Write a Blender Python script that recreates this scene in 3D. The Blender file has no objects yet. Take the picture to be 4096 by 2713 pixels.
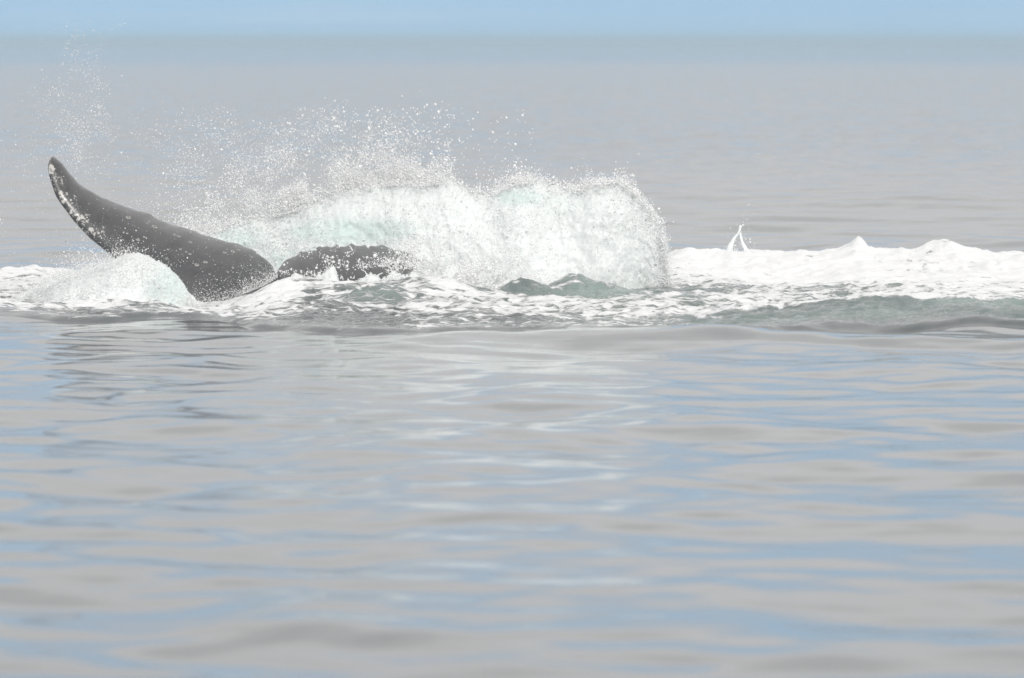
import bpy, math
import numpy as np

# ------------------------------------------------------------------ camera, sky, sun, exposure
scene = bpy.context.scene
COL = scene.collection
CAM_H = 2.1                 # a small boat: eye height over the water
LENS, SENSOR = 300.0, 36.0
FPX = LENS / SENSOR * 4096  # focal length in pixels of the 4096 px wide photograph
HORIZON = 160.0

cd = bpy.data.cameras.new('camera')
cd.lens, cd.sensor_width = LENS, SENSOR
cd.clip_start, cd.clip_end = 0.5, 60000
cd.dof.use_dof = True
cd.dof.focus_distance = 68.0
cd.dof.aperture_fstop = 5.6
cam = bpy.data.objects.new('camera', cd)
cam.location = (0, 0, CAM_H)
cam.rotation_euler = (math.radians(90) - math.atan((1356.5 - HORIZON) / FPX), 0, 0)
COL.objects.link(cam)
scene.camera = cam

SUN_EL, SUN_AZ = 34.0, 160.0      # azimuth clockwise from +Y (the view direction)
world = bpy.data.worlds.new('World')
scene.world = world
world.use_nodes = True
wn, wl = world.node_tree.nodes, world.node_tree.links
for n in list(wn):
    wn.remove(n)


class NT:
    """small helper for node trees"""
    def __init__(s, tree):
        s.n, s.l = tree.nodes, tree.links

    def add(s, kind, **kw):
        n = s.n.new(kind)
        for k, v in kw.items():
            setattr(n, k, v)
        return n

    def put(s, sock, v):
        if hasattr(v, 'is_output'):
            s.l.new(v, sock)
        else:
            sock.default_value = v

    def math(s, op, a, b=0.0, c=0.0, clamp=False):
        n = s.add('ShaderNodeMath', operation=op, use_clamp=clamp)
        s.put(n.inputs[0], a); s.put(n.inputs[1], b); s.put(n.inputs[2], c)
        return n.outputs[0]

    def vmath(s, op, a, b=(0, 0, 0)):
        n = s.add('ShaderNodeVectorMath', operation=op)
        s.put(n.inputs[0], a); s.put(n.inputs[1], b)
        return n.outputs[0]

    def smooth(s, v, a, b, o0=0.0, o1=1.0):
        n = s.add('ShaderNodeMapRange', interpolation_type='SMOOTHSTEP')
        for i, x in enumerate((v, a, b, o0, o1)):
            s.put(n.inputs[i], x)
        return n.outputs[0]

    def noise(s, vec, scale, detail=4.0, rough=0.55, dist=0.0):
        n = s.add('ShaderNodeTexNoise')
        s.put(n.inputs['Vector'], vec); s.put(n.inputs['Scale'], scale)
        s.put(n.inputs['Detail'], detail); s.put(n.inputs['Roughness'], rough)
        s.put(n.inputs['Distortion'], dist)
        return n

    def mix(s, f, a, b):
        n = s.add('ShaderNodeMix', data_type='RGBA')
        s.put(n.inputs[0], f); s.put(n.inputs[6], a); s.put(n.inputs[7], b)
        return n.outputs[2]

    def scale(s, vec, xyz):
        return s.vmath('MULTIPLY', vec, xyz)


w = NT(world.node_tree)
sky = w.add('ShaderNodeTexSky', sky_type='NISHITA', sun_disc=False)
sky.sun_elevation = math.radians(SUN_EL)
sky.sun_rotation = math.radians(SUN_AZ)
sky.air_density, sky.dust_density, sky.ozone_density, sky.altitude = 1.0, 0.6, 0.3, 0
geo = w.add('ShaderNodeTexCoord')
d = geo.outputs['Generated']
sx = w.add('ShaderNodeSeparateXYZ'); w.put(sx.inputs[0], d)
up = w.math('MAXIMUM', sx.outputs[2], 0.015)
inv = w.math('DIVIDE', 1.0, up)
plane = w.vmath('MULTIPLY', d, (1, 1, 0))
sc_n = w.add('ShaderNodeVectorMath', operation='SCALE')
w.put(sc_n.inputs[0], plane); w.put(sc_n.inputs[3], inv)
deck = sc_n.outputs[0]                                   # position on a flat cloud deck
# clear air down to the waterline: the sky keeps its blue right above the horizon
lift = w.vmath('NORMALIZE', w.vmath('ADD', w.scale(d, (1, 1, 0.8)), (0, 0, 0.23)))
w.put(sky.inputs[0], lift)
edge_noise = w.noise(deck, 0.16, 5.0, 0.6).outputs[0]
rim = w.math('MULTIPLY_ADD', w.math('SUBTRACT', edge_noise, 0.5), 0.07, sx.outputs[2])
cover = w.smooth(rim, 0.028, 0.098)                      # clear strip of sky under the far edge of the deck
wisps = w.smooth(w.noise(w.scale(d, (18, 18, 300)), 1.0, 5.0, 0.6).outputs[0], 0.45, 0.75, 0.10, 0.2)
cover = w.math('MAXIMUM', cover, w.math('ADD', wisps, w.smooth(sx.outputs[2], 0.012, 0.045, 0.0, 0.26)))                  # thin high veil over the blue
tone = w.noise(deck, 0.9, 6.0, 0.6).outputs[0]
cloud = w.mix(w.smooth(tone, 0.3, 0.72), (5.95, 5.83, 5.83, 1), (7.1, 6.98, 7.0, 1))
col = w.mix(cover, w.vmath('MULTIPLY', sky.outputs[0], (0.965, 1.03, 1.0)), cloud)   # camera white balance leans to cyan
bg = w.add('ShaderNodeBackground')
w.put(bg.inputs[0], col); bg.inputs[1].default_value = 0.123
out = w.add('ShaderNodeOutputWorld'); w.l.new(bg.outputs[0], out.inputs[0])

sl = bpy.data.lights.new('sun', 'SUN')
sl.energy, sl.angle, sl.color = 2.4, math.radians(10), (1.0, 0.975, 0.945)
sun = bpy.data.objects.new('sun', sl)
sun.rotation_euler = (math.radians(90 - SUN_EL), 0, math.radians(180 - SUN_AZ))
COL.objects.link(sun)

vs = scene.view_settings
vs.view_transform, vs.look, vs.exposure, vs.gamma = 'Standard', 'None', 0.0, 1.0
vs.use_curve_mapping = False
scene.render.engine = 'CYCLES'
scene.cycles.max_bounces = 14
scene.cycles.diffuse_bounces = 10
scene.cycles.transmission_bounces = 10
scene.cycles.transparent_max_bounces = 24
scene.cycles.sample_clamp_indirect = 4.0

# ------------------------------------------------------------------ helpers
rng = np.random.default_rng(7)


def P(px, py, D):
    """a point of the place, D metres out, seen at pixel (px, py) of the 4096 px wide photograph"""
    px, py = np.asarray(px, float), np.asarray(py, float)
    D = np.asarray(D, float) + 0 * px
    return np.stack([(px - 2048) / FPX * D, D, CAM_H + (HORIZON - py) / FPX * D], -1)


def _hash(i, j, k, seed):
    h = (i * 374761393 + j * 668265263 + k * 2147483647 + seed * 1274126177) & 0xFFFFFFFF
    h = ((h ^ (h >> 13)) * 1274126177) & 0xFFFFFFFF
    h = ((h ^ (h >> 16)) * 2246822519) & 0xFFFFFFFF
    return ((h ^ (h >> 15)) & 0xFFFF) / 32767.5 - 1.0


def vnoise(p, seed=0):
    """value noise in -1..1 at points p (n,3)"""
    p = np.asarray(p, float)
    f0 = np.floor(p)
    i = f0.astype(np.int64)
    f = p - f0
    f = f * f * f * (f * (f * 6 - 15) + 10)
    r = 0
    for a in (0, 1):
        for b in (0, 1):
            for c in (0, 1):
                wgt = (f[..., 0] if a else 1 - f[..., 0]) * (f[..., 1] if b else 1 - f[..., 1]) * (f[..., 2] if c else 1 - f[..., 2])
                r = r + wgt * _hash(i[..., 0] + a, i[..., 1] + b, i[..., 2] + c, seed)
    return r


def fbm(p, octv=4, gain=0.5, seed=0, ridged=False):
    r, a, t = 0, 1.0, 0.0
    p = np.asarray(p, float)
    for o in range(octv):
        n = vnoise(p, seed + o * 17)
        if ridged:
            n = 1 - 2 * np.abs(n)
        r = r + a * n
        t += a
        a *= gain
        p = p * 2.03 + 11.7
    return r / t


def sstep(x, a, b):
    t = np.clip((x - a) / (b - a), 0, 1)
    return t * t * (3 - 2 * t)


def mesh_obj(name, verts, faces, mat, parent=None, attrs=None, smooth=True):
    """verts (n,3), faces (m,k) arrays -> one mesh object"""
    me = bpy.data.meshes.new(name)
    verts = np.ascontiguousarray(verts, np.float32)
    faces = np.ascontiguousarray(faces, np.int32)
    m, k = faces.shape
    me.vertices.add(len(verts)); me.vertices.foreach_set('co', verts.ravel())
    me.loops.add(m * k); me.loops.foreach_set('vertex_index', faces.ravel())
    me.polygons.add(m); me.polygons.foreach_set('loop_start', np.arange(0, m * k, k, dtype=np.int32))
    me.update(calc_edges=True)
    if smooth:
        me.polygons.foreach_set('use_smooth', np.ones(m, bool))
    for an, av in (attrs or {}).items():
        at = me.attributes.new(an, 'FLOAT', 'POINT')
        at.data.foreach_set('value', np.ascontiguousarray(av, np.float32))
    me.materials.append(mat)
    o = bpy.data.objects.new(name, me)
    COL.objects.link(o)
    o.parent = parent
    return o


def grid_faces(nu, nv, off=0, flip=False):
    a = (np.arange(nu - 1)[:, None] * nv + np.arange(nv - 1)[None, :]).ravel() + off
    f = np.stack([a, a + nv, a + nv + 1, a + 1], 1)
    return f[:, ::-1] if flip else f


def tag(o, label=None, cat=None, kind=None, group=None):
    for k, v in (('label', label), ('category', cat), ('kind', kind), ('group', group)):
        if v:
            o[k] = v
    return o


def new_mat(name):
    m = bpy.data.materials.new(name)
    m.use_nodes = True
    t = NT(m.node_tree)
    b = m.node_tree.nodes['Principled BSDF']
    return m, t, b


def attr(t, name):
    n = t.add('ShaderNodeAttribute'); n.attribute_name = name
    return n.outputs['Fac']


def pos(t):
    return t.add('ShaderNodeNewGeometry').outputs['Position']


# ------------------------------------------------------------------ materials
def water_normal(t, p, amount, lean):
    """slopes of ripples too small for the mesh; far off the near faces of the ripples hide the far ones"""
    nz = t.noise(p, 1.6, 4.0, 0.62).outputs['Color']
    s = t.vmath('SUBTRACT', nz, (0.5, 0.5, 0.5))
    s = t.scale(s, (1, 1, 0))
    sc = t.add('ShaderNodeVectorMath', operation='SCALE')
    t.put(sc.inputs[0], s); t.put(sc.inputs[3], amount)
    g = t.add('ShaderNodeNewGeometry')
    ln = t.add('ShaderNodeCombineXYZ'); t.put(ln.inputs[1], t.math('MULTIPLY', lean, -0.042))
    return t.vmath('NORMALIZE', t.vmath('ADD', t.vmath('ADD', g.outputs['Normal'], sc.outputs[0]), ln.outputs[0]))


m_sea, t, b = new_mat('sea_water')
b.inputs['Base Color'].default_value = (0.04, 0.058, 0.06, 1)
b.inputs['Roughness'].default_value = 0.075
b.inputs['IOR'].default_value = 1.333
t.put(b.inputs['Normal'], water_normal(t, pos(t), t.math('MULTIPLY_ADD', attr(t, 'far'), 0.27, 0.075), attr(t, 'lean')))

m_churn, t, b = new_mat('churned_water')
p = pos(t)
foam = attr(t, 'foam')
aqua = attr(t, 'aqua')
warp = t.noise(p, 2.2, 3.0, 0.5).outputs['Color']
pw = t.vmath('ADD', p, t.scale(t.vmath('SUBTRACT', warp, (0.5, 0.5, 0.5)), (0.5, 0.5, 0.5)))
n1 = t.noise(t.scale(pw, (1, 0.8, 1)), 6.0, 8.0, 0.68).outputs[0]
vor = t.add('ShaderNodeTexVoronoi', feature='DISTANCE_TO_EDGE')
t.put(vor.inputs['Vector'], t.scale(pw, (1, 0.6, 1))); vor.inputs['Scale'].default_value = 5.0
lace = t.smooth(vor.outputs['Distance'], 0.02, 0.22, 0.16, -0.12)
val = t.math('ADD', t.math('ADD', t.math('MULTIPLY', t.math('SUBTRACT', n1, 0.5), 2.3), lace), t.math('MULTIPLY_ADD', foam, 1.3, -0.62))
fm = t.smooth(val, -0.10, 0.30)
waterc = t.mix(t.math('MULTIPLY', aqua, 2.0, clamp=True), (0.06, 0.073, 0.075, 1), (0.15, 0.20, 0.188, 1))
waterc = t.mix(t.math('MULTIPLY_ADD', aqua, 2.0, -1.0, clamp=True), waterc, (0.30, 0.39, 0.365, 1))
basec = t.mix(fm, waterc, (0.80, 0.81, 0.81, 1))
t.put(b.inputs['Base Color'], basec)
t.put(b.inputs['Roughness'], t.math('MULTIPLY_ADD', fm, 0.5, 0.05))
b.inputs['IOR'].default_value = 1.333
bump = t.add('ShaderNodeBump')
t.put(bump.inputs['Strength'], t.math('MULTIPLY', t.smooth(attr(t, 'churn'), 0.05, 0.9, 0.0, 0.8), t.smooth(foam, 0.6, 0.95, 1.0, 0.35)))
bump.inputs['Distance'].default_value = 0.04
t.put(bump.inputs['Height'], t.math('ADD', t.math('MULTIPLY', fm, 0.6), t.math('ADD', t.noise(p, 16.0, 5.0, 0.6).outputs[0], t.math('MULTIPLY', t.noise(p, 6.0, 3.0, 0.5).outputs[0], 1.5))))
t.put(b.inputs['Normal'], bump.outputs[0])

m_splash, t, b = new_mat('white_water')
p = pos(t)
aqua = attr(t, 'aqua')
n1 = t.noise(p, 7.0, 6.0, 0.65).outputs[0]
n2 = t.noise(p, 40.0, 4.0, 0.7).outputs[0]
aq = t.smooth(t.math('ADD', aqua, t.math('MULTIPLY', t.math('SUBTRACT', n1, 0.5), 0.9)), 0.25, 1.0)
c = t.mix(aq, (0.895, 0.92, 0.915, 1), (0.74, 0.85, 0.825, 1))
fleck = t.smooth(n2, 0.36, 0.28)
c = t.mix(t.math('MULTIPLY', fleck, 0.35), c, (0.42, 0.50, 0.49, 1))
t.put(b.inputs['Base Color'], c)
b.inputs['Roughness'].default_value = 0.35
b.inputs['IOR'].default_value = 1.333
bump = t.add('ShaderNodeBump')
bump.inputs['Strength'].default_value = 0.5
bump.inputs['Distance'].default_value = 0.012
t.put(bump.inputs['Height'], t.math('ADD', t.noise(p, 28.0, 5.0, 0.65).outputs[0], t.math('MULTIPLY', n2, 0.5)))
t.put(b.inputs['Normal'], bump.outputs[0])
tr = t.add('ShaderNodeBsdfTranslucent'); t.put(tr.inputs[0], c)
mx = t.add('ShaderNodeMixShader'); mx.inputs[0].default_value = 0.3
t.l.new(b.outputs[0], mx.inputs[1]); t.l.new(tr.outputs[0], mx.inputs[2])
t.l.new(mx.outputs[0], t.n['Material Output'].inputs[0])

m_drop, t, b = new_mat('spray')
b.inputs['Base Color'].default_value = (0.985, 0.99, 0.99, 1)
b.inputs['Roughness'].default_value = 0.25
b.inputs['IOR'].default_value = 1.333
tr = t.add('ShaderNodeBsdfTranslucent'); tr.inputs[0].default_value = (0.99, 0.99, 0.99, 1)
mx = t.add('ShaderNodeMixShader'); mx.inputs[0].default_value = 0.12
t.l.new(b.outputs[0], mx.inputs[1]); t.l.new(tr.outputs[0], mx.inputs[2])
cl = t.add('ShaderNodeBsdfTransparent')           # a drop lets part of the light straight through
m2 = t.add('ShaderNodeMixShader'); m2.inputs[0].default_value = 0.2
t.l.new(mx.outputs[0], m2.inputs[1]); t.l.new(cl.outputs[0], m2.inputs[2])
t.l.new(m2.outputs[0], t.n['Material Output'].inputs[0])

m_skin, t, b = new_mat('whale_skin')
p = pos(t)
scar = attr(t, 'scar')
n1 = t.noise(p, 9.0, 6.0, 0.7).outputs[0]
n2 = t.noise(p, 38.0, 4.0, 0.7).outputs[0]
sk = t.mix(t.smooth(n1, 0.3, 0.75), (0.031, 0.0315, 0.033, 1), (0.066, 0.067, 0.070, 1))
patch = t.smooth(t.math('ADD', t.math('ADD', scar, t.math('MULTIPLY', t.math('SUBTRACT', n1, 0.5), 2.2)), t.math('MULTIPLY', t.math('SUBTRACT', n2, 0.5), 1.8)), 0.62, 0.75)
spk = t.smooth(t.noise(p, 75.0, 2.0, 0.5).outputs[0], 0.70, 0.76)
sk = t.mix(t.math('MAXIMUM', patch, t.math('MULTIPLY', spk, 0.25)), sk, (0.46, 0.45, 0.42, 1))
t.put(b.inputs['Base Color'], sk)
t.put(b.inputs['Roughness'], t.smooth(n1, 0.3, 0.7, 0.42, 0.58))
b.inputs['IOR'].default_value = 1.45
b.inputs['Coat Weight'].default_value = 0.9
b.inputs['Coat Roughness'].default_value = 0.3
bump = t.add('ShaderNodeBump'); bump.inputs['Strength'].default_value = 0.35; bump.inputs['Distance'].default_value = 0.01
t.put(bump.inputs['Height'], t.math('ADD', n2, n1)); t.put(b.inputs['Normal'], bump.outputs[0])

m_barn, t, b = new_mat('barnacle_shell')
c = t.mix(t.noise(pos(t), 60.0, 3.0, 0.6).outputs[0], (0.10, 0.10, 0.10, 1), (0.5, 0.49, 0.46, 1))
t.put(b.inputs['Base Color'], c); b.inputs['Roughness'].default_value = 0.6

# ------------------------------------------------------------------ the sea
NW = 84
lam = np.exp(rng.uniform(math.log(0.28), math.log(3.4), NW))
kk = 2 * math.pi / lam
dirs = rng.normal(math.radians(80), math.radians(72), NW)
slope = 0.086 / math.sqrt(NW / 2) * np.where(lam > 3.0, 0.75, 1.0)
amp = slope / kk
ph = rng.uniform(0, 2 * math.pi, NW)


def eta(x, y, spacing=None):
    """height of the open sea"""
    z = np.zeros_like(x)
    # gentle gusts: some patches smoother than others
    gust = 0.8 + 0.35 * fbm(np.stack([x * 0.22, y * 0.12, 0 * x], -1), 2, seed=5)
    for i in range(NW):
        a = amp[i]
        if spacing is not None:
            a = a * (1 - sstep(spacing, lam[i] * 0.18, lam[i] * 0.42))
        z += a * np.sin(kk[i] * (math.cos(dirs[i]) * x + 0.55 * math.sin(dirs[i]) * y) + ph[i])
    z = z * gust
    # low swell crest in front of the churned water, and the wave rolling in on the right
    sw = fbm(np.stack([x * 0.28, 0 * x, 0 * x], -1), 2, seed=13)
    z += (0.03 + 0.03 * fbm(np.stack([x * 0.5, y * 0.3, 0 * x], -1), 2, seed=15)) * np.exp(-((y - 59.0 - 2.6 * sw) / 1.2) ** 2)
    return z


def front_y(x):        # near edge of the churned water
    return np.interp(x, [-6, -4.1, -3.6, -2.6, -1.2, 0, 0.8, 2.0, 4.2, 6.5], [64.6, 64.2, 63.4, 63.0, 61.6, 61.1, 60.9, 61.0, 61.1, 61.2])


def back_y(x):
    return np.interp(x, [-6, -4.4, -3.7, -2.8, 1.0, 1.4, 6.5], [74.5, 74.8, 74.0, 74.0, 75.0, 78.5, 79.5])


def churn_mask(x, y):
    n = fbm(np.stack([x * 0.9, y * 0.5, 0 * x], -1), 3, seed=31)
    n2 = fbm(np.stack([x * 0.35, y * 0.25, 0 * x], -1), 2, seed=33)
    e = np.minimum((y - front_y(x)) / 1.7 + 0.5 * n + 0.85 * n2 + 0.15, (back_y(x) - y) / 1.0 + 0.3 * n)
    ends = 1.0
    return np.clip(e, 0, 1) * ends


def spaced(*segs):
    r = []
    for a, c, n in segs:
        r.append(np.linspace(a, c, n, endpoint=False))
    return np.concatenate(r)


xf = np.arange(-9.0, 9.001, 0.075)
xg = 9.0 * np.exp(np.linspace(0, math.log(8000 / 9.0), 55))[1:]
xs = np.concatenate([-xg[::-1], xf, xg])
ys = list(spaced((-400, -20, 12), (-20, 22, 60), (22, 27, 40), (27, 82, 690)))
yy, st = 82.0, 0.085
while yy < 8000:
    ys.append(yy)
    st = min(st * 1.018, yy * 0.012) if yy < 200 else yy * 0.012 * (1 + max(0, yy - 200) / 1500)
    yy += st
ys.append(8000.0)
ys = np.array(ys)
X, Y = np.meshgrid(xs, ys, indexing='ij')
spx = np.gradient(xs)[:, None] * 0.6 + 0 * Y
spy = np.gradient(ys)[None, :] + 0 * X
Z = eta(X, Y, np.maximum(np.where(np.abs(X) > 9.5, spx, 0.07), spy))
Z -= 0.30 * sstep(churn_mask(X, Y), 0.3, 1.0)
wob = 90 * fbm(np.stack([X * 0.01, Y * 0.004, 0 * X], -1), 2, seed=9)
far = sstep(Y, 84, 190) * (1 - 0.4 * sstep(Y + wob, 330, 900))
lean = sstep(Y, 66, 102) * (1 - 0.66 * sstep(Y + wob, 300, 1000))
mesh_obj_sea = mesh_obj('sea', np.stack([X, Y, Z], -1).reshape(-1, 3), grid_faces(len(xs), len(ys)), m_sea,
                        attrs={'far': far.ravel(), 'lean': lean.ravel()})
tag(mesh_obj_sea, 'calm grey blue sea reaching to the pale horizon', 'sea', 'structure')

# ------------------------------------------------------------------ churned water and foam lying on the sea
cx = np.arange(-6.2, 6.6, 0.022)
cy = np.concatenate([np.arange(59.6, 70.5, 0.05), np.arange(70.5, 80.6, 0.07)])
X, Y = np.meshgrid(cx, cy, indexing='ij')
M = churn_mask(X, Y)
Q = np.stack([X, Y, 0 * X], -1)
turb = 0.045 * fbm(Q * np.array([1.3, 0.9, 1]), 4, 0.55, 41) + 0.034 * fbm(Q * np.array([4.5, 3.2, 1]), 4, 0.55, 47, True)
Z = eta(X, Y) - 0.02 + 0.045 * sstep(M, 0.03, 0.3) + M * (0.01 + turb)


def bump2(x, y, cx_, cy_, sx_, sy_, h):
    return h * np.exp(-((x - cx_) / sx_) ** 2 - ((y - cy_) / sy_) ** 2)


def px2x(px, D):
    return (px - 2048) / FPX * D


aq = 0.35 * sstep(fbm(Q * np.array([0.8, 0.5, 1]), 3, seed=61), -0.25, 0.5)
# rolling wave on the right, glassy face towards the camera
cr = 63.6 + 0.12 * np.sin(X * 1.1)
hw = 0.125 * sstep(X, 1.2, 2.6)
face = np.where(Y < cr, np.exp(-((Y - cr) / 1.35) ** 2), np.exp(-((Y - cr) / 0.8) ** 2))
Z += hw * face
glass = sstep(X, 1.3, 2.2) * sstep(Y, 60.6, 61.2) * (1 - sstep(Y, cr - 0.35, cr - 0.1))
# foam ridge far right with its peak and hump
ridge = np.where(Y < 76.2, np.exp(-((Y - 76.2) / 1.9) ** 2), np.exp(-((Y - 76.2) / 0.8) ** 2))
hr = 0.125 * sstep(X, 0.9, 1.6) * (1 + 0.12 * fbm(Q * np.array([2.2, 0.6, 1]), 3, seed=71))
Z += hr * ridge
Z += bump2(X, Y, px2x(3442, 76), 76.0, 0.055, 0.45, 0.05) + bump2(X, Y, px2x(3418, 76), 75.9, 0.12, 0.7, 0.075)
Z += bump2(X, Y, px2x(3570, 76), 76.0, 0.16, 0.7, 0.035)
Z += bump2(X, Y, px2x(3775, 76), 76.0, 0.24, 0.8, 0.09) + bump2(X, Y, px2x(3830, 76), 75.8, 0.36, 0.9, 0.07)
Z += bump2(X, Y, px2x(2870, 76), 75.6, 0.5, 0.8, 0.02)
# teal humps of water in front of the right hand splash and below the far lobe
for a in ((2060, 68.0, 0.15, 0.5, 0.12), (2140, 67.9, 0.15, 0.5, 0.08), (2270, 68.0, 0.14, 0.5, 0.12), (2370, 67.9, 0.18, 0.5, 0.10), (2480, 67.8, 0.20, 0.5, 0.045),
          (1480, 67.0, 0.50, 0.8, 0.10), (1180, 67.2, 0.35, 0.5, 0.13), (1750, 67.4, 0.35, 0.5, 0.12),
          (120, 73.0, 0.7, 0.9, 0.06), (2800, 66.6, 0.5, 0.7, 0.06)):
    g = bump2(X, Y, px2x(a[0], a[1]), a[1], a[2], a[3], 1.0)
    Z += a[4] * g
Z -= bump2(X, Y, px2x(850, 67), 66.9, 0.30, 0.9, 0.075)
teal = bump2(X, Y, px2x(2085, 68), 67.6, 0.26, 0.5, 1) + bump2(X, Y, px2x(2330, 68), 67.5, 0.34, 0.55, 1) \
    + 0.6 * bump2(X, Y, px2x(1500, 66.6), 66.4, 0.32, 0.5, 1) + 0.6 * bump2(X, Y, px2x(3000, 68), 69.5, 1.0, 1.2, 1)
Z += np.clip(teal, 0, 1) * (0.035 * fbm(Q * np.array([5.0, 2.5, 1]), 4, 0.6, 75, True) + 0.02 * fbm(Q * np.array([11, 6, 1]), 2, 0.5, 76))
fo = 0.52 + 0.32 * fbm(Q * np.array([1.5, 0.42, 1]), 4, 0.55, 81)
fo += (0.33 + 0.35 * fbm(Q * np.array([2.2, 0.9, 1]), 4, 0.6, 85)) * sstep(X, 0.8, 1.6) * sstep(Y, 68.5, 74.0) + 0.10 * sstep(X, 0.8, 1.6) * sstep(Y, 64.5, 66)
Z += sstep(X, 0.8, 1.6) * sstep(Y, 72.0, 74.5) * M * (0.035 * fbm(Q * np.array([2.6, 1.6, 1]), 4, 0.55, 87) + 0.018 * fbm(Q * np.array([6, 4, 1]), 3, 0.5, 88, True))
fo += 0.25 * sstep(Y, 64, 67) * (1 - sstep(X, 0.3, 1.0))
fo -= 0.45 * np.clip(teal, 0, 1) + 0.75 * glass
fo -= 0.12 * (1 - sstep((Y - front_y(X)), 0.0, 2.2)) * (1 - sstep(X, -1.5, 0.5))
fo += 0.35 * np.exp(-((Y - cr - 0.15) / 0.35) ** 2) * sstep(X, 0.9, 1.8) * (1 - 0.6 * sstep(X, 2.6, 3.4))
fo *= sstep(M, 0.08, 0.35)
fo = np.clip(fo, 0, 1)
Z += 0.03 * fo * M
aq = np.clip(aq + 0.12 * teal + 0.6 * bump2(X, Y, px2x(1500, 66.6), 66.4, 0.35, 0.6, 1) + 0.6 * bump2(X, Y, px2x(1160, 67.4), 67.3, 0.25, 0.4, 1) + 0.38 * sstep(X, -0.5, 1.0), 0, 1) * sstep(M, 0.1, 0.9) 
aq *= 0.25 + 0.75 * sstep(X, -2.2, -0.4)
keep = (M > 0.03).ravel()
F = grid_faces(len(cx), len(cy))
F = F[keep[F].all(1)]
used = np.zeros(len(keep), bool); used[F.ravel()] = True
idx = np.cumsum(used) - 1
V = np.stack([X, Y, Z], -1).reshape(-1, 3)[used]
o = mesh_obj('churned_water', V, idx[F], m_churn, attrs={'foam': fo.ravel()[used], 'aqua': aq.ravel()[used], 'churn': M.ravel()[used]})
tag(o, 'churned teal water streaked with white foam around the whale tail', 'foam', 'stuff')
CH = (cx, cy, Z)


def ground_z(x, y):
    i = np.clip(np.searchsorted(cx, x), 0, len(cx) - 1)
    j = np.clip(np.searchsorted(cy, y), 0, len(cy) - 1)
    return Z[i, j]


# ------------------------------------------------------------------ the whale's tail
def curve(pts, n):
    """resample a list of points evenly, with a smooth spline"""
    pts = np.array(pts, float)
    dd = np.r_[0, np.cumsum(np.linalg.norm(np.diff(pts, axis=0), axis=1))]
    s = np.linspace(0, dd[-1], n)
    r = np.stack([np.interp(s, dd, pts[:, k]) for k in range(pts.shape[1])], 1)
    for _ in range(4):
        r[1:-1] = 0.25 * r[:-2] + 0.5 * r[1:-1] + 0.25 * r[2:]
    return r


# (trailing edge px, py, depth), (leading edge px, py, depth) from the left tip to the right tip
TE = [(213, 624, 68.30), (238, 660, 68.34), (270, 704, 68.37), (327, 763, 68.42), (434, 819, 68.5), (510, 847, 68.54), (612, 890, 68.58),
      (730, 934, 68.6), (842, 969, 68.6), (949, 990, 68.58), (1020, 1014, 68.56), (1066, 1040, 68.54), (1092, 1066, 68.5), (1103, 1100, 68.45),
      (1114, 1076, 68.5), (1140, 1046, 68.55), (1200, 1018, 68.65), (1298, 992, 68.8), (1436, 984, 69.0), (1530, 992, 69.15), (1600, 1004, 69.3),
      (1660, 1035, 69.4), (1710, 1080, 69.5), (1735, 1130, 69.55)]
LE = [(203, 630, 68.26), (194, 662, 68.2), (199, 704, 68.16), (230, 791, 68.1), (306, 893, 68.05), (365, 952, 68.0), (430, 1006, 67.95),
      (520, 1075, 67.9), (600, 1130, 67.85), (680, 1185, 67.8), (745, 1235, 67.75), (800, 1290, 67.7), (850, 1340, 67.7), (930, 1400, 67.75),
      (1010, 1400, 67.8), (1090, 1370, 67.85), (1180, 1330, 67.9), (1300, 1290, 68.1), (1436, 1260, 68.35), (1530, 1245, 68.6), (1600, 1232, 68.8),
      (1660, 1215, 69.0), (1710, 1185, 69.3), (1737, 1136, 69.53)]
NS, NC = 260, 40
te = np.array(TE, float); le = np.array(LE, float)
tt = np.linspace(0, len(te) - 1, NS)
# denser sampling at the tips
te = np.stack([np.interp(tt, np.arange(len(te)), te[:, k]) for k in range(3)], 1)
le = np.stack([np.interp(tt, np.arange(len(le)), le[:, k]) for k in range(3)], 1)
for _ in range(10):
    for a in (te, le):
        a[1:-1] = 0.25 * a[:-2] + 0.5 * a[1:-1] + 0.25 * a[2:]
te[:, 2] += 0.24 * np.clip((le[:, 1] - te[:, 1]) / 250, 0, 1); le[:, 2] -= 0.1
T3 = P(te[:, 0], te[:, 1], te[:, 2]); L3 = P(le[:, 0], le[:, 1], le[:, 2])
# knobbly trailing edge
sarc = np.r_[0, np.cumsum(np.linalg.norm(np.diff(T3, axis=0), axis=1))]
kn = np.maximum(0, vnoise(np.stack([sarc * 9, 0 * sarc, 0 * sarc], 1), 3)) ** 1.5 * 0.022 \
    + np.maximum(0, vnoise(np.stack([sarc * 22, 0 * sarc, 0 * sarc], 1), 4)) * 0.012
kn = kn * sstep(sarc, 0.35, 0.8) * np.where(np.abs(te[:, 0] - 1103) < 60, 0.2, 1) * np.where(te[:, 0] > 1160, 4.5, 1.8)
chord = T3 - L3
clen = np.linalg.norm(chord, axis=1, keepdims=True)
cu = chord / np.maximum(clen, 1e-6)
T3 = T3 + cu * kn[:, None]
chord = T3 - L3
span = np.gradient(0.5 * (T3 + L3), axis=0)
nrm = np.cross(span, chord)
nrm /= np.maximum(np.linalg.norm(nrm, axis=1, keepdims=True), 1e-9)
nrm[nrm[:, 1] > 0] *= -1            # towards the camera
for _ in range(20):
    nrm[1:-1] = 0.25 * nrm[:-2] + 0.5 * nrm[1:-1] + 0.25 * nrm[2:]
thick = 0.035 + 0.25 * np.clip(clen[:, 0], 0, 1.1)
th = np.linspace(0, 2 * math.pi, NC, endpoint=False)
ch = 0.5 * (1 - np.cos(th))           # 0 leading, 1 trailing
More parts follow.
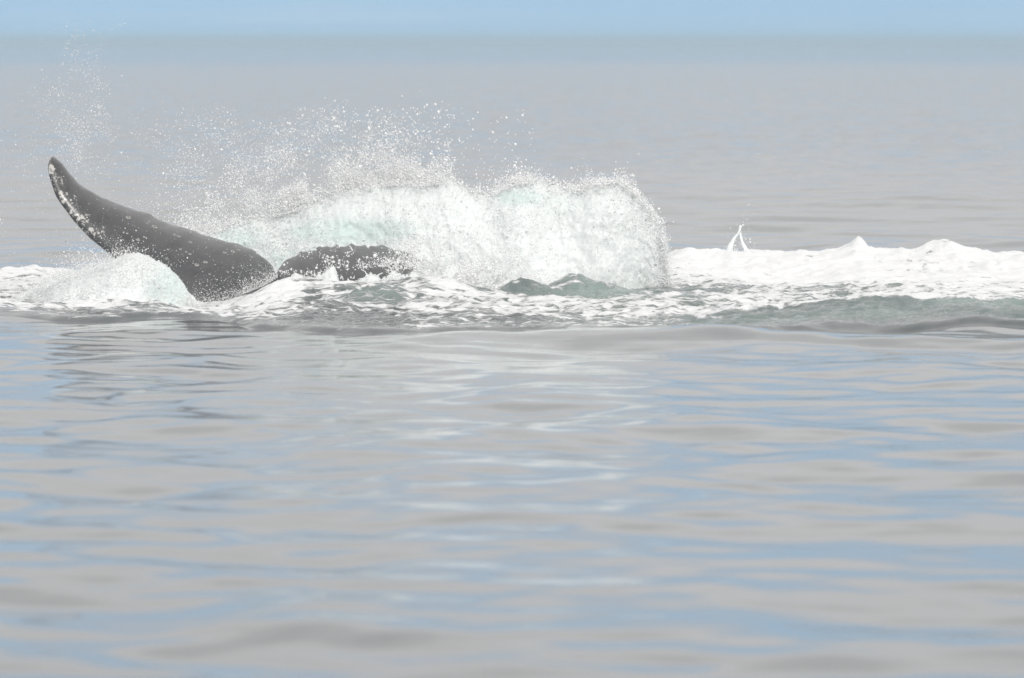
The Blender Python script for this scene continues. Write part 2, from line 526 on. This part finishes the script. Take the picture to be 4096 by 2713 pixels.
prof = 0.5 * 2.6 * (0.2969 * np.sqrt(ch) - 0.126 * ch - 0.3516 * ch ** 2 + 0.2843 * ch ** 3 - 0.1036 * ch ** 4) * 1.35 + 0.05 * np.sin(ch * math.pi) ** 0.5
sgn = np.where(th <= math.pi, 1.0, -1.0)
prof = prof + np.where(sgn > 0, 0.42 * (4 * ch * (1 - ch)) ** 0.65, 0.0)   # fuller on the near side
notch = 1 - 0.75 * np.exp(-((te[:, 0] - 1103) / 55.0) ** 2)
thick = thick * notch * np.where(te[:, 0] > 1103, 0.6, 1.0)
taper = np.minimum(1, np.sqrt(np.clip(np.minimum(np.arange(NS), NS - 1 - np.arange(NS)) / 12.0, 0.0, 1)))
W = L3[:, None, :] + chord[:, None, :] * ch[None, :, None] + nrm[:, None, :] * (prof * sgn)[None, :, None] * (thick * taper)[:, None, None]
# lumps and old scars in the skin
lump = 0.006 * fbm(W * 7.0, 3, seed=91) + 0.010 * np.maximum(0, vnoise(W * 16.0, 95)) ** 2 * sstep(ch, 0.45, 0.9)[None, :]
W = W + nrm[:, None, :] * (lump * np.where(sgn > 0, 1, -1)[None, :] * taper[:, None])[..., None]
fac = grid_faces(NS, NC)
wrap = np.array([[i * NC + NC - 1, (i + 1) * NC + NC - 1, (i + 1) * NC, i * NC] for i in range(NS - 1)])
fac = np.vstack([fac, wrap])
pxs = te[:, 0]
sc_ = (1 - sstep(ch, 0.0, 0.30))[None, :] * (sstep(-pxs, -700, -430))[:, None] * 0.62
sc_ = np.where(sgn[None, :] > 0, sc_, sc_ * 0.8)
whale = bpy.data.objects.new('whale', None)
base = P(960, 1215, 68.1)
whale.location = base
COL.objects.link(whale)
tag(whale, 'dark grey whale tail fluke with one lobe raised out of the white splash', 'whale')
# the tail stock below the surface, lofted down and away as part of the same body
NB, NK = 14, 28
tb = np.linspace(0, 1, NB)
ang = np.linspace(0, 2 * math.pi, NK, endpoint=False)
c0 = P(1000, 1330, 67.95); c1 = c0 + np.array([0.25, 0.9, -1.9])
ctr = c0[None] * (1 - tb)[:, None] + c1[None] * tb[:, None] + np.array([0, -0.25, 0])[None] * (np.sin(tb * math.pi))[:, None]
rx = 0.16 + 0.42 * tb; ry = 0.10 + 0.40 * tb
S = ctr[:, None, :] + np.stack([np.cos(ang)[None] * rx[:, None], np.sin(ang)[None] * ry[:, None], 0.25 * np.sin(ang)[None] * ry[:, None]], -1)
fs = grid_faces(NB, NK, NS * NC)
wr = np.array([[NS * NC + i * NK + NK - 1, NS * NC + (i + 1) * NK + NK - 1, NS * NC + (i + 1) * NK, NS * NC + i * NK] for i in range(NB - 1)])
allv = np.vstack([W.reshape(-1, 3), S.reshape(-1, 3)]) - base
fluke = mesh_obj('tail_fluke', allv, np.vstack([fac[:, ::-1], fs, wr]), m_skin, whale,
                 attrs={'scar': np.r_[sc_.ravel(), np.zeros(NB * NK)]})
# recalc outward normals
import bmesh
bm = bmesh.new(); bm.from_mesh(fluke.data)
bmesh.ops.recalc_face_normals(bm, faces=bm.faces)
bm.to_mesh(fluke.data); bm.free()


def barnacle_mesh(seed):
    r = np.random.default_rng(seed)
    n = 9
    rings = [(1.0, 0.0), (0.92, 0.3), (0.62, 0.62), (0.40, 0.68), (0.30, 0.42)]
    vv, ff = [], []
    for rr, zz in rings:
        for k in range(n):
            a = 2 * math.pi * k / n
            q = rr * (1 + 0.12 * r.normal())
            vv.append((q * math.cos(a), q * math.sin(a), zz))
    for i in range(len(rings) - 1):
        for k in range(n):
            ff.append((i * n + k, i * n + (k + 1) % n, (i + 1) * n + (k + 1) % n, (i + 1) * n + k))
    me = bpy.data.meshes.new('barnacle')
    me.from_pydata(vv, [], ff); me.update()
    me.materials.append(m_barn)
    return me


from mathutils import Vector
bms = [barnacle_mesh(s) for s in range(4)]
nb = 0
spots = [(518, 866, 1.9), (621, 905, 1.9), (700, 945, 1.2), (715, 952, 1.2), (762, 962, 1.4), (558, 952, 1.1), (552, 958, 1.3), (579, 940, 1.0),
         (782, 1062, 1.5), (815, 1058, 1.4), (763, 1010, 1.1), (900, 1005, 1.3), (935, 1005, 1.6), (955, 1000, 1.3), (930, 1068, 1.1), (905, 1085, 1.0),
         (675, 998, 1.0), (720, 997, 1.0), (742, 1005, 0.9), (1000, 1030, 1.1), (590, 890, 1.0), (640, 900, 1.1), (460, 838, 0.9), (845, 1090, 0.9),
         (1240, 1035, 1.2), (1330, 1010, 1.4), (1420, 1005, 1.5), (1500, 1010, 1.3)]
for (px, py, s) in spots:
    # nearest point of the camera side of the fluke
    scr = np.stack([W[..., 0] / W[..., 1] * FPX + 2048, HORIZON - (W[..., 2] - CAM_H) / W[..., 1] * FPX], -1)
    dist = (scr[..., 0] - px) ** 2 + (scr[..., 1] - py) ** 2 + np.where(sgn[None, :] > 0, 0, 1e9)
    i, j = np.unravel_index(np.argmin(dist), dist.shape)
    q = W[i, j] - base
    bo = bpy.data.objects.new('barnacle', bms[nb % 4])
    COL.objects.link(bo); bo.parent = fluke
    bo.location = q - nrm[i] * 0.004
    bo.rotation_euler = Vector(nrm[i]).to_track_quat('Z', 'Y').to_euler()
    r_ = 0.013 * s
    bo.scale = (r_ * 1.3, r_, r_ * 0.7)
    nb += 1


# ------------------------------------------------------------------ sheets of white water thrown up
SHEETS = {}


def sheet(name, outline, base_l, base_r, D, thick, label, seed, soft=0.0, aquas=(), rag=0.075, lean=0.0, du=0.011, nw=70, lump=1.0):
    ol = np.array(outline, float)
    dd = np.r_[0, np.cumsum(np.linalg.norm(np.diff(ol, axis=0), axis=1))]
    n = int(dd[-1] * D / FPX / du)
    s = np.linspace(0, dd[-1], n)
    ox, oy = np.interp(s, dd, ol[:, 0]), np.interp(s, dd, ol[:, 1])
    for _ in range(6):
        ox[1:-1] = (ox[:-2] + 2 * ox[1:-1] + ox[2:]) / 4; oy[1:-1] = (oy[:-2] + 2 * oy[1:-1] + oy[2:]) / 4
    u = np.linspace(0, 1, n)
    um = (ox - ox[0]) / max(1e-6, ox[-1] - ox[0])
    bx = base_l[0] + (base_r[0] - base_l[0]) * np.clip(um, 0, 1)
    by = base_l[1] + (base_r[1] - base_l[1]) * np.clip(um, 0, 1)
    O = P(ox, oy, D); B = P(bx, by, D)
    hgt = np.linalg.norm(O - B, axis=1)
    # ragged crest
    r3 = np.stack([s * D / FPX * 6.0, 0 * s, 0 * s], 1)
    k = 1 + (rag * fbm(r3, 5, 0.62, seed)) / np.maximum(hgt, 0.25)
    wv = np.linspace(0, 1, nw) ** 0.85
    wk = wv[None] * (1 + (k - 1)[:, None] * wv[None] ** 6)
    G = B[:, None] + (O - B)[:, None] * wk[..., None]
    prof = np.sqrt(np.clip(1 - wv ** 2.2, 0, 1))
    tk = thick * np.clip(hgt / hgt.max(), 0.15, 1) ** 0.7 * (0.25 + 0.75 * np.sqrt(np.clip(np.sin(np.clip(um, 0, 1) * math.pi), 0, 1)))
    if soft:
        tk = tk * sstep(um, 0.0, soft)
    front, back = G.copy(), G.copy()
    for A, sg in ((front, -1), (back, 1)):
        A[..., 1] += lean * wv[None] * hgt[:, None] + sg * prof[None] * tk[:, None]
        q = A.copy()
        dsp = lump * (0.13 * fbm(q * np.array([2.6, 2.6, 1.6]), 4, 0.55, seed + 3) + 0.016 * fbm(q * 11.0, 3, 0.6, seed + 5, True) + 0.010 * fbm(q * 38.0, 2, 0.6, seed + 7))
        A[..., 1] += sg * dsp * (0.35 + 0.65 * prof[None])
        A[..., 2] += (0.014 * fbm(q * 22.0, 3, 0.6, seed + 11) + 0.012 * np.maximum(0, vnoise(q * 48.0, seed + 13))) * sstep(wv, 0.5, 1.0)[None]
        A[..., 0] += 0.012 * fbm(q * 22.0, 3, 0.6, seed + 12) * sstep(wv, 0.5, 1.0)[None]
    V = np.vstack([front.reshape(-1, 3), back.reshape(-1, 3)])
    Fc = np.vstack([grid_faces(n, nw), grid_faces(n, nw, n * nw, True)])
    # close the crest
    a = np.arange(n - 1) * nw + nw - 1
    Fc = np.vstack([Fc, np.stack([a, a + nw, a + nw + n * nw, a + n * nw], 1)])
    scr = np.stack([V[:, 0] / V[:, 1] * FPX + 2048, HORIZON - (V[:, 2] - CAM_H) / V[:, 1] * FPX], -1)
    aqv = np.zeros(len(V))
    for ax, ay, arx, ary, aa in aquas:
        aqv = np.maximum(aqv, aa * np.exp(-((scr[:, 0] - ax) / arx) ** 2 - ((scr[:, 1] - ay) / ary) ** 2))
    ob = mesh_obj(name, V, Fc, m_splash, attrs={'aqua': aqv})
    tag(ob, label, 'splash', 'stuff')
    SHEETS[seed] = (front, back, hgt)
    return front


s_main = sheet('splash_sheet',
               [(560, 1010), (650, 960), (760, 935), (900, 912), (1022, 880), (1119, 850), (1206, 828), (1308, 806), (1369, 772), (1461, 748), (1563, 730),
                (1665, 735), (1793, 722), (1844, 752), (1895, 778), (1961, 788), (2004, 760), (2065, 728), (2132, 726), (2188, 750), (2259, 764), (2310, 763), (2377, 732),
                (2443, 722), (2504, 744), (2545, 779), (2591, 830), (2634, 892), (2655, 963), (2660, 1034), (2668, 1100), (2700, 1155), (2740, 1185)],
               (640, 1190), (2745, 1195), 70.3, 0.36,
               'long white splash wall behind the whale tail, ending in a round plume', 100,
               aquas=[(1420, 925, 330, 70, 1.0), (960, 960, 200, 60, 0.75), (1210, 930, 120, 60, 0.8), (1250, 1040, 300, 60, 0.9),
                      (2080, 790, 130, 40, 0.95), (2260, 820, 150, 60, 0.5)])
s_low = sheet('splash_sheet',
              [(1480, 1185), (1560, 1150), (1610, 1105), (1650, 1070), (1700, 1030), (1780, 1020), (1840, 1040), (1900, 1060), (1960, 1065), (2040, 1060), (2120, 1080), (2200, 1120), (2280, 1170)],
              (1480, 1215), (2280, 1205), 68.85, 0.20,
              'low tattered white splash breaking over the outer end of the far lobe', 350, rag=0.16, lump=0.8)
s_lip = sheet('splash_sheet',
              [(1040, 1180), (1080, 1160), (1130, 1150), (1190, 1118), (1230, 1150), (1280, 1125), (1320, 1090), (1370, 1132), (1430, 1112), (1480, 1080), (1540, 1115), (1600, 1070), (1660, 1100), (1700, 1140), (1760, 1190)],
              (1040, 1215), (1760, 1215), 67.75, 0.16,
              'ragged white lip of water along the foot of the far lobe', 360, rag=0.17, lump=0.6,
              aquas=[(1180, 1150, 90, 30, 0.9), (1450, 1170, 120, 30, 0.7)])
s_left = sheet('splash_sheet',
               [(60, 1180), (180, 1125), (245, 1098), (327, 1080), (408, 1052), (459, 1026), (520, 1010), (576, 1015), (622, 1038), (684, 1078), (724, 1124), (755, 1170), (786, 1208), (792, 1225)],
               (60, 1225), (800, 1236), 67.0, 0.30,
               'low white mound of water heaped against the near lobe of the whale tail', 400,
               aquas=[(690, 1140, 150, 120, 0.75)], rag=0.03, lump=0.7)

# ------------------------------------------------------------------ wishbone jet rising from the foam on the right
def tube(points, radii, nseg=10):
    pts = np.array(points, float)
    dd = np.r_[0, np.cumsum(np.linalg.norm(np.diff(pts, axis=0), axis=1))]
    s = np.linspace(0, dd[-1], 40)
    c = np.stack([np.interp(s, dd, pts[:, k]) for k in range(3)], 1)
    r = np.interp(s, dd, radii)
    for _ in range(3):
        c[1:-1] = (c[:-2] + 2 * c[1:-1] + c[2:]) / 4; r[1:-1] = (r[:-2] + 2 * r[1:-1] + r[2:]) / 4
    a = np.linspace(0, 2 * math.pi, nseg, endpoint=False)
    V = c[:, None] + np.stack([np.cos(a)[None] * r[:, None], np.sin(a)[None] * r[:, None], 0.4 * np.sin(a)[None] * r[:, None]], -1)
    V = V + 0.25 * r[:, None, None] * np.stack([fbm(V * 30, 2, seed=k) for k in (1, 2, 3)], -1)
    f = grid_faces(40, nseg)
    wr = np.array([[i * nseg + nseg - 1, (i + 1) * nseg + nseg - 1, (i + 1) * nseg, i * nseg] for i in range(39)])
    cap = np.array([[39 * nseg + q, 39 * nseg + (q + 1) % nseg, 39 * nseg + (q + 2) % nseg, 39 * nseg] for q in range(1, nseg - 2)])
    return V.reshape(-1, 3), np.vstack([f, wr, cap])


D_ = 76.0
v1, f1 = tube([P(2912, 1040, D_), P(2917, 1000, D_), P(2926, 975, D_), P(2938, 950, D_), P(2957, 928, D_), P(2961, 912, D_), P(2963, 900, D_), P(2972, 900, D_)],
              [0.05, 0.034, 0.022, 0.013, 0.012, 0.011, 0.016, 0.012])
v2, f2 = tube([P(3005, 1040, D_), P(2986, 1002, D_), P(2976, 985, D_), P(2965, 955, D_), P(2960, 928, D_)], [0.05, 0.026, 0.017, 0.011, 0.010])
jet = mesh_obj('water_jet', np.vstack([v1, v2]), np.vstack([f1, f2 + len(v1)]), m_splash, attrs={'aqua': np.zeros(len(v1) + len(v2))})
tag(jet, 'thin white wishbone shaped jet of water rising from the foam ridge', 'water jet')

# ------------------------------------------------------------------ torn fingers of water along the crests
def fingers(name, roots, dirs_, lens, rad, label):
    VV, FF, off = [], [], 0
    ns, nr = 9, 6
    a = np.linspace(0, 2 * math.pi, nr, endpoint=False)
    for p0, dv, ln, r0 in zip(roots, dirs_, lens, rad):
        sd = rng.normal(0, 0.35, 3)
        tt_ = np.linspace(0, 1, ns)
        c = p0[None] + dv[None] * (tt_ * ln)[:, None] + (sd * ln * 0.6)[None] * (tt_ ** 2)[:, None]
        c[:, 2] -= 0.35 * ln * tt_ ** 2
        c += rng.normal(0, 0.05 * ln, (ns, 3)) * tt_[:, None]
        r = r0 * (1.6 * (1 - tt_) ** 1.5 + 0.35 + 0.55 * np.exp(-((tt_ - 0.93) / 0.08) ** 2))
        r[-1] = r0 * 0.15
        V = c[:, None] + np.stack([np.cos(a)[None] * r[:, None], 0 * a[None] + 0.6 * np.sin(a)[None] * r[:, None], np.sin(a)[None] * r[:, None]], -1)
        VV.append(V.reshape(-1, 3))
        f = grid_faces(ns, nr)
        wr = np.array([[i * nr + nr - 1, (i + 1) * nr + nr - 1, (i + 1) * nr, i * nr] for i in range(ns - 1)])
        FF.append(np.vstack([f, wr]) + off); off += ns * nr
    V = np.vstack(VV)
    ob = mesh_obj(name, V, np.vstack(FF), m_splash, attrs={'aqua': np.zeros(len(V))})
    tag(ob, label, 'splash', 'stuff')


n_ = 130
crest = s_main[int(len(s_main) * 0.22):int(len(s_main) * 0.93), -1]
i = rng.integers(2, len(crest) - 2, n_)
tg = crest[i + 2] - crest[i - 2]
nv = np.stack([-tg[:, 2], 0 * tg[:, 0], tg[:, 0]], 1)
nv /= np.linalg.norm(nv, axis=1, keepdims=True)
nv = nv + rng.normal(0, 0.35, (n_, 3))
fingers('splash_fingers', crest[i] - 0.03 * nv, nv, 0.025 + rng.exponential(0.020, n_), rng.uniform(0.003, 0.0065, n_),
        'thin torn fingers of water thrown off the crest of the splash wall')
n_ = 45
i = rng.integers(2, len(s_lip) - 2, n_)
rt = s_lip[i, -1]
nv = np.stack([rng.normal(0, 0.6, n_), rng.normal(-0.3, 0.3, n_), np.ones(n_)], 1)
fingers('splash_fingers', rt - 0.02 * nv, nv, 0.02 + rng.exponential(0.025, n_), rng.uniform(0.004, 0.008, n_),
        'small upright fingers of water splashing at the foot of the far lobe')

# ------------------------------------------------------------------ spray: droplets
OCT = np.array([(1, 0, 0), (-1, 0, 0), (0, 1, 0), (0, -1, 0), (0, 0, 1), (0, 0, -1)], float)
OCF = np.array([(0, 2, 4), (2, 1, 4), (1, 3, 4), (3, 0, 4), (2, 0, 5), (1, 2, 5), (3, 1, 5), (0, 3, 5)])


TET = np.array([(1, 1, 1), (1, -1, -1), (-1, 1, -1), (-1, -1, 1)], float) * 0.8
TEF = np.array([(0, 1, 2), (0, 3, 1), (0, 2, 3), (1, 3, 2)])


def droplets(name, pts, rad, label):
    VV, FF, off = [], [], 0
    for shp, fc, sel in ((TET, TEF, rad < 0.0034), (OCT, OCF, rad >= 0.0034)):
        n = int(sel.sum())
        if n == 0:
            continue
        L = shp[None] * (rad[sel][:, None] * rng.uniform(0.75, 1.3, (n, 3)))[:, None, :]
        for i, j in ((0, 2), (1, 2), (0, 1)):
            a = rng.uniform(0, 2 * math.pi, n)
            ca, sa = np.cos(a)[:, None], np.sin(a)[:, None]
            li, lj = L[..., i].copy(), L[..., j].copy()
            L[..., i], L[..., j] = ca * li - sa * lj, sa * li + ca * lj
        VV.append((pts[sel][:, None] + L).reshape(-1, 3))
        FF.append((fc[None] + (np.arange(n) * len(shp))[:, None, None]).reshape(-1, 3) + off)
        off += n * len(shp)
    ob = mesh_obj(name, np.vstack(VV), np.vstack(FF), m_drop)
    tag(ob, label, 'spray', 'stuff')
    return ob


def rads(n, med=0.0036, sig=0.45, cap=0.016):
    return np.minimum(med * np.exp(rng.normal(0, sig, n)), cap)


TOPX = np.array([560, 760, 900, 1022, 1119, 1206, 1308, 1369, 1461, 1563, 1665, 1793, 1844, 1895, 1961, 2004, 2065, 2132, 2188, 2259, 2310, 2377, 2443, 2504, 2545, 2591, 2637, 2665])
TOPY = np.array([1000, 935, 912, 880, 850, 828, 806, 772, 748, 730, 735, 722, 752, 780, 790, 758, 726, 724, 750, 764, 762, 722, 716, 738, 773, 824, 886, 1000])


def clump(px, py, fx, fy, seed, thr):
    n = fbm(np.stack([px * fx, py * fy, 0 * px], 1), 4, 0.6, seed)
    return rng.uniform(0, 1, len(px)) < sstep(n, thr - 0.35, thr + 0.45)


# 1 spray over the crest of the splash, highest over the middle
N = 250000
px = rng.uniform(500, 2560, N)
hs = np.interp(px, [500, 800, 1000, 1200, 1400, 1600, 1750, 1850, 2000, 2100, 2250, 2450, 2560], [80, 105, 115, 110, 95, 75, 55, 30, 22, 26, 10, 14, 16])
dens = np.interp(px, [500, 700, 850, 1000, 1200, 1400, 1700, 1850, 2560], [0.0, 0.12, 0.3, 0.6, 1.0, 1.0, 0.8, 0.3, 0.22])
h = np.where(rng.uniform(0, 1, N) < 0.3, rng.exponential(0.3, N), rng.gamma(0.8, 1.15, N)) * hs
top = np.interp(px, TOPX, TOPY)
py = top + 12 - 0.82 * h
ok = (rng.uniform(0, 1, N) < dens) & clump(px, py, 0.014, 0.010, 500, 0.02) & (py > 380)
px, py, h = px[ok], py[ok], h[ok]
pts = P(px, py, 70.5 + rng.normal(0, 0.2, len(px)))
droplets('spray', pts, rads(len(px), 0.0034, 0.48), 'white spray of droplets bursting above the long splash wall')

# 2 veil between the raised lobe and the splash
N = 45000
px = rng.uniform(250, 1350, N); py = rng.uniform(430, 930, N)
edge = np.interp(px, [207, 327, 434, 612, 842, 1000], [626, 763, 819, 890, 969, 1010])
v = np.exp(-((px - 1150) / 430) ** 2) * np.exp(-np.clip(700 - py, 0, None) / 170) * sstep(edge + 20 - py, 0, 60)
ok = (rng.uniform(0, 1, N) < v) & clump(px, py, 0.008, 0.011, 510, -0.1)
px, py = px[ok], py[ok]
droplets('spray', P(px, py, 70.55 + rng.normal(0, 0.25, len(px))), rads(len(px), 0.0030, 0.45),
         'fine veil of spray hanging between the raised lobe and the splash wall')

# 3 mist column over the tip of the lobe
N = 5200
py = 700 - rng.gamma(2.2, 130, N)
px = 330 + rng.normal(0, 95, N) + (py - 400) * 0.05
ok = (py > 70) & (px > 20)
px, py = px[ok], py[ok]
a = rng.uniform(0, 1, 2600)
px = np.r_[px, rng.uniform(0, 640, 2600)]; py = np.r_[py, rng.uniform(560, 1080, 2600) - 60 * a]
ok = clump(px, py, 0.010, 0.008, 520, -0.05)
px, py = px[ok], py[ok]
droplets('spray', P(px, py, 68.9 + rng.normal(0, 0.3, len(px))), rads(len(px), 0.0026, 0.42, 0.009),
         'thin mist of tiny droplets drifting over the tip of the raised lobe')


# 4 granular skin of drops on the splash sheets
def shell(front, n, seed, out=0.05, wmin=0.02):
    nu, nwv, _ = front.shape
    i = rng.integers(0, nu, n); j = (rng.uniform(wmin, 1, n) * (nwv - 1)).astype(int)
    q = front[i, j].copy()
    q[:, 1] -= np.abs(rng.normal(0, out, n))
    q[:, 0] += rng.normal(0, 0.012, n); q[:, 2] += rng.normal(0, 0.012, n)
    keep_ = clump(q[:, 0] * 100, q[:, 2] * 100, 0.03, 0.03, seed, -0.1)
    return q[keep_]


q = np.vstack([shell(s_main, 30000, 530, 0.03), shell(s_main[int(len(s_main) * 0.62):], 5000, 532, 0.05), shell(s_lip, 5000, 535, 0.06), shell(s_low, 9000, 534, 0.08)])
droplets('spray', q, rads(len(q), 0.0029, 0.45), 'grainy white droplets covering the front of the splash wall')
q = shell(s_left, 9000, 533)
pm = 330 + rng.normal(0, 130, 6000)
q = np.vstack([q, P(pm, np.interp(pm, [60, 245, 400, 520, 620], [1180, 1100, 1055, 1012, 1040]) + 25 - rng.exponential(28, 6000), 66.9 + rng.normal(0, 0.2, 6000))])
droplets('spray', q, rads(len(q), 0.0026, 0.45), 'fine droplets flying off the low mound beside the raised lobe')

# 5 fringe of drops and short ligaments around the rim of the round plume
rim = s_main[int(len(s_main) * 0.70):, -1]
N = 7000
i = (rng.beta(1.3, 1.7, N) * (len(rim) - 1)).astype(int)
ctr = P(2400, 1080, 69.7)
dv = rim[i] - ctr; dv /= np.linalg.norm(dv, axis=1, keepdims=True)
q = rim[i] + dv * (rng.exponential(0.04, N) * (0.4 + 1.2 * np.clip(vnoise(np.stack([i * 0.07, 0 * i, 0 * i], 1), 77), 0, 1)) - 0.015)[:, None] + rng.normal(0, 0.014, (N, 3))
q[:, 1] += rng.normal(0, 0.12, N)
droplets('spray', q, rads(len(q), 0.0034, 0.5), 'ragged fringe of droplets around the rim of the round plume')

rim = s_main[int(len(s_main) * 0.06):int(len(s_main) * 0.8), -1]
N = 6000
i = rng.integers(0, len(rim), N)
q = rim[i] + rng.normal(0, 0.013, (N, 3))
q[:, 2] += rng.exponential(0.022, N) - 0.012
q[:, 1] += -0.05 + rng.normal(0, 0.04, N)
droplets('spray', q, rads(len(q), 0.0036, 0.5), 'dense white droplets breaking from the crest of the splash wall')

# 6 drops flying in front of the far lobe
N = 85000
px = rng.uniform(1105, 2350, N)
py = rng.uniform(940, 1205, N)
dn = np.interp(px, [1105, 1200, 1500, 1610, 1850, 2000, 2350], [0.3, 0.34, 0.48, 1.0, 1.0, 0.6, 0.0]) * np.interp(py, [940, 985, 1010, 1120, 1190], [0.0, 0.3, 0.5, 0.8, 1.0])
ok = (rng.uniform(0, 1, N) < dn) & clump(px, py, 0.02, 0.02, 540, 0.05)
px, py = px[ok], py[ok]
droplets('spray', P(px, py, 68.2 + rng.normal(0, 0.12, len(px)) + 0.4 * sstep(px, 1500, 1800)), rads(len(px), 0.0036, 0.55, 0.018),
         'white drops and spatter flying in front of the dark far lobe')

# 7 loose larger drops thrown high
N = 420
px = np.r_[rng.normal(1720, 60, 110), rng.uniform(1200, 2150, 310)]
py = np.r_[rng.normal(520, 60, 110), rng.uniform(430, 720, 310)]
droplets('spray', P(px, py, 70.0 + rng.normal(0, 0.3, N)), rads(N, 0.006, 0.4, 0.017), 'loose larger drops thrown high above the splash')

N = 160
px = rng.normal(2962, 28, N); py = 1010 - rng.exponential(45, N)
droplets('spray', P(px, py, 76.0 + rng.normal(0, 0.1, N)), rads(N, 0.0035, 0.5, 0.009), 'few stray drops around the wishbone jet')

# 8 fine drops on and before the raised lobe
N = 1100
px = rng.uniform(200, 1100, N); py = rng.uniform(640, 1210, N)
pb = rng.uniform(770, 1110, 5000)
px = np.r_[px, pb]; py = np.r_[py, np.interp(pb, [770, 867, 944, 975, 1046, 1110], [1225, 1222, 1205, 1168, 1140, 1105]) + 8 - rng.exponential(26, 5000)]
N = len(px)
droplets('spray', P(px, py, 67.4 + rng.normal(0, 0.1, N)), rads(N, 0.0018, 0.45, 0.006), 'tiny droplets speckling the front of the raised lobe')


# ------------------------------------------------------------------ sea haze: thin even air over the whole place
m_haze = bpy.data.materials.new('haze')
m_haze.use_nodes = True
t = NT(m_haze.node_tree)
for n in list(t.n):
    if n.type == 'BSDF_PRINCIPLED':
        t.n.remove(n)
pv = t.add('ShaderNodeVolumePrincipled')
pv.inputs['Color'].default_value = (0.70, 0.89, 1.0, 1)
pv.inputs['Density'].default_value = 0.00028
t.l.new(pv.outputs[0], t.n['Material Output'].inputs['Volume'])
hx, hy0, hy1, hz0, hz1 = 8200.0, -500.0, 8200.0, -3.5, 4.2
hv = np.array([(x, y, z) for x in (-hx, hx) for y in (hy0, hy1) for z in (hz0, hz1)])
hf = np.array([(0, 1, 3, 2), (4, 6, 7, 5), (0, 4, 5, 1), (2, 3, 7, 6), (0, 2, 6, 4), (1, 5, 7, 3)])
hz = mesh_obj('haze', hv, hf, m_haze, smooth=False)
tag(hz, 'pale sea haze softening the far water towards the horizon', 'haze', 'stuff')
